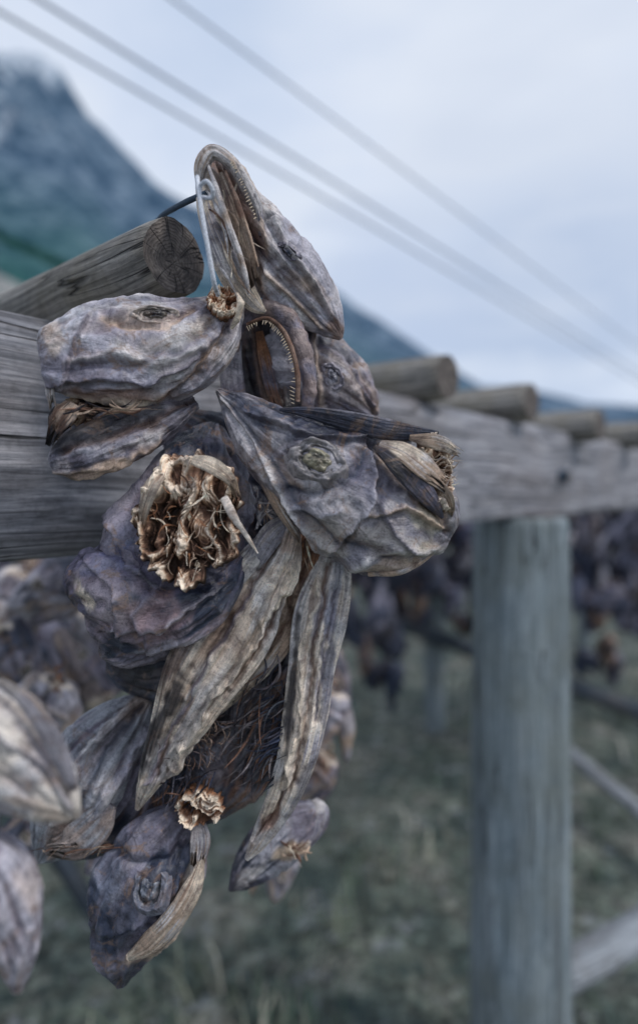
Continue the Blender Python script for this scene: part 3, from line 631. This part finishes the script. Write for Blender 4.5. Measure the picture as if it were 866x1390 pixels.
timber(rack,'beam',c0-u*1.4,c0+u*6.5,hz,TH,M_BEAM,power=6,seed=3,xdir=UP,rough=.02,ns=500,nt=120)
pc=Vector((.541,1.65,0))
for k,dx in enumerate((0,3.3)):
    q=pc+u*dx
    timber(rack,'post',(q.x,q.y,-.1),(q.x,q.y,ZB+.004),.132,.132,M_POST,seed=8+k,rough=.03,ns=160,rb=.124)
def xp(px,d,rpx,seed,py):
    c=Vector(((px-433)/F*d,d,EYE+(668-py)/F*d)); r=rpx*d/F
    timber(rack,'cross_pole',c,c+v*5.2,r,r,M_LOG,seed=seed,rough=.05,nt=80,ns=260,rb=r*1.05)
xp(238,.566,53,1,348); xp(608,1.19,32,2,511); xp(722,1.50,27,5,546); xp(815,1.80,23,6,577); xp(880,2.2,19,7,590)
bc=Vector((.686,1.741,EYE+.045))
timber(rack,'bolt',bc+v*.02,bc-v*.025,.018,.018,M_DROPE,nt=20,ns=6)
rear=empty('drying_rack')
for w in (1.5,3.2,5.0):
    c1=B0+v*w; c1.z=cz
    timber(rear,'beam',c1-u*3,c1+u*12,.07,.07,M_LOG,seed=w,xdir=UP,ns=200,nt=40)
    for t in (.3,3.4,6.5,9.5):
        q=c1+u*t; timber(rear,'post',(q.x,q.y,-.1),(q.x,q.y,cz-.06),.07,.07,M_POST,seed=w+t,ns=60,nt=30)
def gp(px,py,d): return Vector(((px-433)/F*d,d,EYE+(668-py)/F*d))
M_DK=wood_mat('dark_pole',(.02,.03,.045),(.05,.065,.085),(.10,.12,.15),50)
timber(rear,'brace',gp(540,845,4.2),gp(960,1000,3.2),.05,.05,M_DK,seed=4,ns=80,nt=30)
timber(rear,'brace',gp(700,960,3.6),gp(980,1195,2.3),.032,.032,M_PALE,seed=9,ns=80,nt=30)
timber(rear,'brace',gp(740,1335,1.75),gp(990,1195,1.9),.05,.05,M_PALE,seed=10,ns=80,nt=30)
timber(rear,'brace',gp(60,1130,2.0),gp(150,1270,2.1),.03,.03,M_DK,seed=10,ns=60,nt=24)

for (a,b,d,r) in [(60,0,2.6,.0085),(0,12,2.6,.008),(240,0,3.6,.008)]:
    s=gp(a,b,d); pts=[]
    for i in range(9):
        t=-1.2+i*3.2; q=s+u*t; q.z-=.018*(t)*(1 if t>0 else 0)*.9; pts.append(q)
    w=empty('support_wire',pts[0]); tube(w,'strand',pts,[r]*9,M_WIRE,(.5,.5,.5),nt=10,ns=80,amp=.02)
nt_=empty('bird_net',gp(0,322,4.0))
V=[];n=60
for i in range(n):
    t=i/(n-1); p=gp(-160+t*270,245+t*122,4.0)
    for j in range(6):
        s=j/5; V.append((p.x+.01*math.sin(i*1.3+j),p.y+.02*noise.noise(Vector((i*.3,j*.8,0))),p.z+.02-s*.07+.01*noise.noise(Vector((i*.25,0,2)))))
make('net_edge',V,grid_faces(n,6,False),M_GREEN,nt_)

# ================================================================== mass of hanging heads in the rear racks
def headmass():
    rnd=random.Random(5)
    ns,nt=13,12
    th=np.linspace(0,2*math.pi,nt,endpoint=False)
    def tmpl(prof):
        V=[]
        for (s,off,h,w) in prof:
            for a in th: V.append((s,off+h*math.cos(a),w*math.sin(a)))
        return np.array(V),len(prof)
    sk,n1=tmpl([(-.5,.04,.05,.05),(-.45,.04,.24,.18),(-.3,.05,.28,.2),(-.1,.05,.25,.2),(.12,.03,.2,.17),(.32,0,.12,.11),(.46,-.02,.06,.06),(.5,-.03,.01,.01)])
    jw,n2=tmpl([(-.35,-.18,.02,.02),(-.2,-.24,.1,.12),(.0,-.30,.1,.12),(.2,-.34,.07,.09),(.4,-.38,.02,.02)])
    VV=[];FF=[];CC=[];base=0
    spots=[]
    for w in (1.5,3.2,5.0):
        for k in range(48):          # tied bunches
            t=-.8+11*rnd.random()**.9; q=B0+v*(w+rnd.uniform(-.15,.15))+u*t; L_=rnd.uniform(.45,1.05)
            for m in range(5): spots.append((q+Vector((rnd.gauss(0,.07),rnd.gauss(0,.07),0)), cz-.05-rnd.random()*L_))
    for k in range(26):
        t=3.0+rnd.random()*3.5; q=B0+v*(.55+rnd.uniform(-.15,.15))+u*t; L_=rnd.uniform(.5,1.1)
        for m in range(6): spots.append((q+Vector((rnd.gauss(0,.07),rnd.gauss(0,.07),0)), cz-.12-rnd.random()*L_))
    for k in range(26):
        t=2.0+rnd.random()*1.8; q=B0+v*(1.35+rnd.uniform(-.25,.25))+u*t; L_=rnd.uniform(.4,.95)
        for m in range(5): spots.append((q+Vector((rnd.gauss(0,.07),rnd.gauss(0,.07),0)), cz-.08-rnd.random()*L_))
    cl=[PUR,(.24,.23,.30),(.40,.38,.42),NAV,DRK,(.13,.08,.07),(.30,.20,.15),(.08,.08,.12),(.06,.065,.10),NAV,NAV,(.12,.12,.18)]
    for q,z in spots:
        L=rnd.uniform(.17,.25)
        R=(Matrix.Rotation(rnd.uniform(0,6.28),3,'Z')@Matrix.Rotation(math.radians(rnd.choice((-1,1))*rnd.gauss(70,22)),3,'Y')@Matrix.Rotation(rnd.uniform(0,6.28),3,'X'))
        R=np.array(R)
        c=np.array(rnd.choice(cl)); c2=np.array(rnd.choice(cl))
        for T_,n in ((sk,n1),(jw,n2)):
            V=T_.copy(); nn=nz(V*5+base*.01)
            V=V*(1+.5*nn[:,None])
            m=sstep(-.2,.3,nz(V*4+base*.02+3))[:,None]
            VV.append((V*L)@R.T+np.array((q.x,q.y,z))); CC.append(c*(1-m)+c2*m)
            FF+= [tuple(i+base for i in f) for f in grid_faces(n,nt,True)]
            base+=len(V)
    m,ntr,b=newmat('dried_skin_far')
    at=N(ntr,'ShaderNodeAttribute',attribute_name='col').outputs['Color']
    f=noi(ntr,N(ntr,'ShaderNodeTexCoord').outputs['Object'],25,3,.6)
    ntr.links.new(mixc(ntr,'MULTIPLY',.9,at,ramp(ntr,f,[(.35,.35),(.5,1),(.65,1.6)])),b.inputs['Base Color'])
    make('hanging_fish_heads',np.vstack(VV),FF,m,None,np.vstack(CC),np.zeros((base,2)))
headmass()

# ================================================================== ground, grass
def ground():
    n=170; V=[]
    g=[math.copysign(abs(i/(n-1)*2-1)**3.2,i/(n-1)*2-1)*1800 for i in range(n)]
    for yy in g:
        for xx in g:
            h=.10*noise.noise(Vector((xx*.5,yy*.5,0)))+.04*noise.noise(Vector((xx*2,yy*2,3)))
            V.append((xx,yy+3,h*min(1,60/(1+abs(xx)+abs(yy)))-.03))
    m,nt,b=newmat('rough_turf')
    ob=N(nt,'ShaderNodeTexCoord').outputs['Object']
    a=noi(nt,ob,2.2,5,.7,.4); f=noi(nt,ob,16,5,.8); k=noi(nt,ob,9,5,.75)
    c=ramp(nt,a,[(.36,(.055,.08,.075)),(.5,(.12,.145,.12)),(.62,(.22,.22,.19))])
    c=mixc(nt,'MULTIPLY',.95,c,ramp(nt,f,[(.34,.2),(.5,1),(.64,2.6)]))
    c=mixc(nt,'MIX',ramp(nt,k,[(.57,0),(.65,.8)]),c,(.38,.41,.44))
    c=mixc(nt,'MIX',ramp(nt,k,[(.36,.85),(.46,0)]),c,(.035,.065,.065))
    nt.links.new(c,b.inputs['Base Color']); b.inputs['Roughness'].default_value=.9
    nt.links.new(bump(nt,f,.06),b.inputs['Normal'])
    make('ground',V,grid_faces(n,n,False),m)
ground()
def grass():
    rnd=random.Random(3); V=[];Fc=[];C=[]
    cl=[(.10,.15,.10),(.14,.18,.12),(.34,.33,.27),(.5,.5,.45),(.06,.09,.08),(.2,.22,.17)]
    for k in range(2300):
        y=1.0+rnd.random()**1.4*13; x=rnd.uniform(-.75,.75)*y+rnd.gauss(0,.3)
        if noise.noise(Vector((x*1.6,y*1.6,7)))<.0: continue
        cc=rnd.choice(cl)
        for j in range(7):
            bx,by=x+rnd.gauss(0,.05),y+rnd.gauss(0,.05); h=rnd.uniform(.02,.13); a=rnd.uniform(0,6.28); l=rnd.uniform(0,.16)
            w=rnd.uniform(.002,.006); b=len(V); px_,py_=math.cos(a+1.57)*w,math.sin(a+1.57)*w
            ax,ay=math.cos(a)*l,math.sin(a)*l
            V+=[(bx-px_,by-py_,-.04),(bx+px_,by+py_,-.04),(bx+px_*.8+ax*.35,by+py_*.8+ay*.35,h*.6),(bx-px_*.8+ax*.35,by-py_*.8+ay*.35,h*.6),(bx+ax,by+ay,h)]
            Fc+=[(b,b+1,b+2,b+3),(b+3,b+2,b+4)]
            C+=[np.array(cc)*rnd.uniform(.7,1.3)]*5
    m,nt,b=newmat('dry_grass')
    nt.links.new(N(nt,'ShaderNodeAttribute',attribute_name='col').outputs['Color'],b.inputs['Base Color']); b.inputs['Roughness'].default_value=.8
    make('grass',V,Fc,m,None,np.array(C))
grass()

# ================================================================== mountain
def interp(tab,x):
    return float(np.interp(x,[a for a,b in tab],[b for a,b in tab]))
def mountain():
    sil=[(-1500,250),(-700,190),(-250,110),(-60,80),(0,62),(55,70),(88,88),(118,140),(180,192),(250,262),(350,325),(450,388),(520,425),(580,472),(650,520),(760,535),(900,548),(1300,590),(2500,640)]
    RY=420; nx,ny=420,110; V=[]
    for j in range(ny):
        y=110+(j/(ny-1))*620
        for i in range(nx):
            x=-900+i/(nx-1)*2100
            px=433+F*x/RY; H=(668-interp(sil,px))/F*RY
            p=max(0,(y-110)/(RY-110)); 
            if p<=1: h=H*(p**1.25*.9+.1*p)
            else: h=H*max(0,1-(p-1)*.9)
            q=Vector((x*.012,y*.012,1)); n=noise.noise(q)*.6+noise.noise(q*2.3)*.35+noise.noise(q*5.5)*.18+noise.noise(q*13)*.07
            h+=n*H*.15*min(1,p)*(.45 if .93<p<1.07 else 1)
            V.append((x,y,h-1))
    m,nt,b=newmat('hazed_mountain_rock')
    ge=N(nt,'ShaderNodeNewGeometry'); pos=ge.outputs['Position']
    sep=N(nt,'ShaderNodeSeparateXYZ'); nt.links.new(pos,sep.inputs[0])
    a=noi(nt,pos,.02,5,.7,.5); f=noi(nt,pos,.06,6,.8)
    c=ramp(nt,f,[(.38,(.035,.08,.145)),(.5,(.095,.165,.25)),(.60,(.25,.34,.44))])  # distance haze put into the rock colour as a bluish cast
    low=mth(nt,'ADD',mth(nt,'ADD',mth(nt,'MULTIPLY',sep.outputs[2],.0105),mth(nt,'MULTIPLY',mth(nt,'MAXIMUM',mth(nt,'ADD',sep.outputs[0],120),0),.006)),mth(nt,'MULTIPLY',a,.6))
    g=ramp(nt,f,[(.36,(.015,.07,.08)),(.62,(.06,.18,.165))])
    fac=mth(nt,'SUBTRACT',1,mth(nt,'MINIMUM',mth(nt,'MAXIMUM',mth(nt,'SUBTRACT',low,1.15),0),1))
    c=mixc(nt,'MIX',fac,c,g)
    sn=noi(nt,mapping(nt,pos,(1,1,.5)),.03,6,.75,.8)
    hgt=mth(nt,'MULTIPLY',mth(nt,'ADD',sep.outputs[2],-90),.0016)
    c=mixc(nt,'MIX',ramp(nt,mth(nt,'ADD',sn,hgt),[(.77,0),(.86,.85)]),c,(.66,.74,.84))
    nt.links.new(c,b.inputs['Base Color']); b.inputs['Roughness'].default_value=.95; b.inputs['Specular IOR Level'].default_value=.1
    nt.links.new(bump(nt,f,8),b.inputs['Normal'])
    make('mountain',V,grid_faces(ny,nx,False),m)
    V=[];nx,ny=120,40
    for j in range(ny):
        y=35+j/(ny-1)*60
        for i in range(nx):
            x=-120+i/(nx-1)*130
            px=433+F*x/65; H=(668-interp([(-1500,300),(0,345),(90,378),(220,425),(420,560),(560,660)],px))/F*65
            p=(y-35)/30; h=H*(p if p<1 else max(0,1-(p-1)*.8)); h+=noise.noise(Vector((x*.15,y*.15,0)))*H*.05
            V.append((x,y,h-.3))
    m,nt,b=newmat('heath')
    ge=N(nt,'ShaderNodeNewGeometry').outputs['Position']
    f=noi(nt,ge,.5,6,.75)
    nt.links.new(ramp(nt,f,[(.35,(.10,.12,.13)),(.5,(.22,.225,.22)),(.65,(.36,.35,.34))]),b.inputs['Base Color']); b.inputs['Roughness'].default_value=.95
    make('hill',V,grid_faces(ny,nx,False),m)
mountain()

# ================================================================== sky and light
w=bpy.data.worlds.new('World'); sc.world=w; w.use_nodes=True; nt=w.node_tree
bg=nt.nodes['Background']; bg.inputs[1].default_value=.12
sky=N(nt,'ShaderNodeTexSky',sky_type='NISHITA'); sky.sun_disc=False
tc=N(nt,'ShaderNodeTexCoord').outputs['Generated']
n1=noi(nt,mapping(nt,tc,(1,1,2.2)),1.7,5,.5,.3); n2=noi(nt,mapping(nt,tc,(1,1,3)),4,5,.5,.2)
cl=ramp(nt,n1,[(.36,(4.7,5.6,7.2)),(.52,(5.9,6.6,7.9)),(.68,(6.8,7.3,8.1))])
def blob(d,r,col,src,s=.8):
    d=Vector(d).normalized()
    vm=N(nt,'ShaderNodeVectorMath',operation='DISTANCE'); nt.links.new(tc,vm.inputs[0]); vm.inputs[1].default_value=d
    dd=mth(nt,'ADD',vm.outputs['Value'],mth(nt,'MULTIPLY',mth(nt,'SUBTRACT',n2,.5),.5))
    return mixc(nt,'MIX',ramp(nt,dd,[(r*.35,s),(r,0)]),src,col)
cl=blob((.36,1,.40),.30,(3.7,4.6,6.3),cl,.85)
cl=blob((.12,1,.33),.16,(4.0,4.9,6.7),cl,.6)
cl=blob((.3,1,.7),.35,(7.1,7.5,8.2),cl,.6)
out=mixc(nt,'MIX',.92,sky.outputs[0],cl)
nt.links.new(out,bg.inputs[0])
sd=bpy.data.lights.new('sun','SUN'); sd.energy=1.5; sd.angle=math.radians(11); sd.color=(1,.95,.88)
so=bpy.data.objects.new('sun',sd); sc.collection.objects.link(so)
dirv=Vector((.60,-.34,.80)).normalized()
so.rotation_euler=dirv.to_track_quat('Z','Y').to_euler()
sky.sun_elevation=math.asin(dirv.z); sky.sun_rotation=math.atan2(dirv.x,dirv.y)

# ================================================================== camera
cd=bpy.data.cameras.new('camera'); cam=bpy.data.objects.new('camera',cd); sc.collection.objects.link(cam)
cam.location=CAM; cam.rotation_euler=(math.radians(90),0,0)
cd.sensor_fit='VERTICAL'; cd.sensor_height=36; cd.sensor_width=24; cd.lens=36*F/1390
cd.shift_y=-27/1390
cd.clip_start=.02; cd.clip_end=5000
cd.dof.use_dof=True; cd.dof.focus_distance=.535; cd.dof.aperture_fstop=1.5
sc.camera=cam
sc.view_settings.view_transform='Standard'; sc.view_settings.look='None'; sc.view_settings.exposure=0
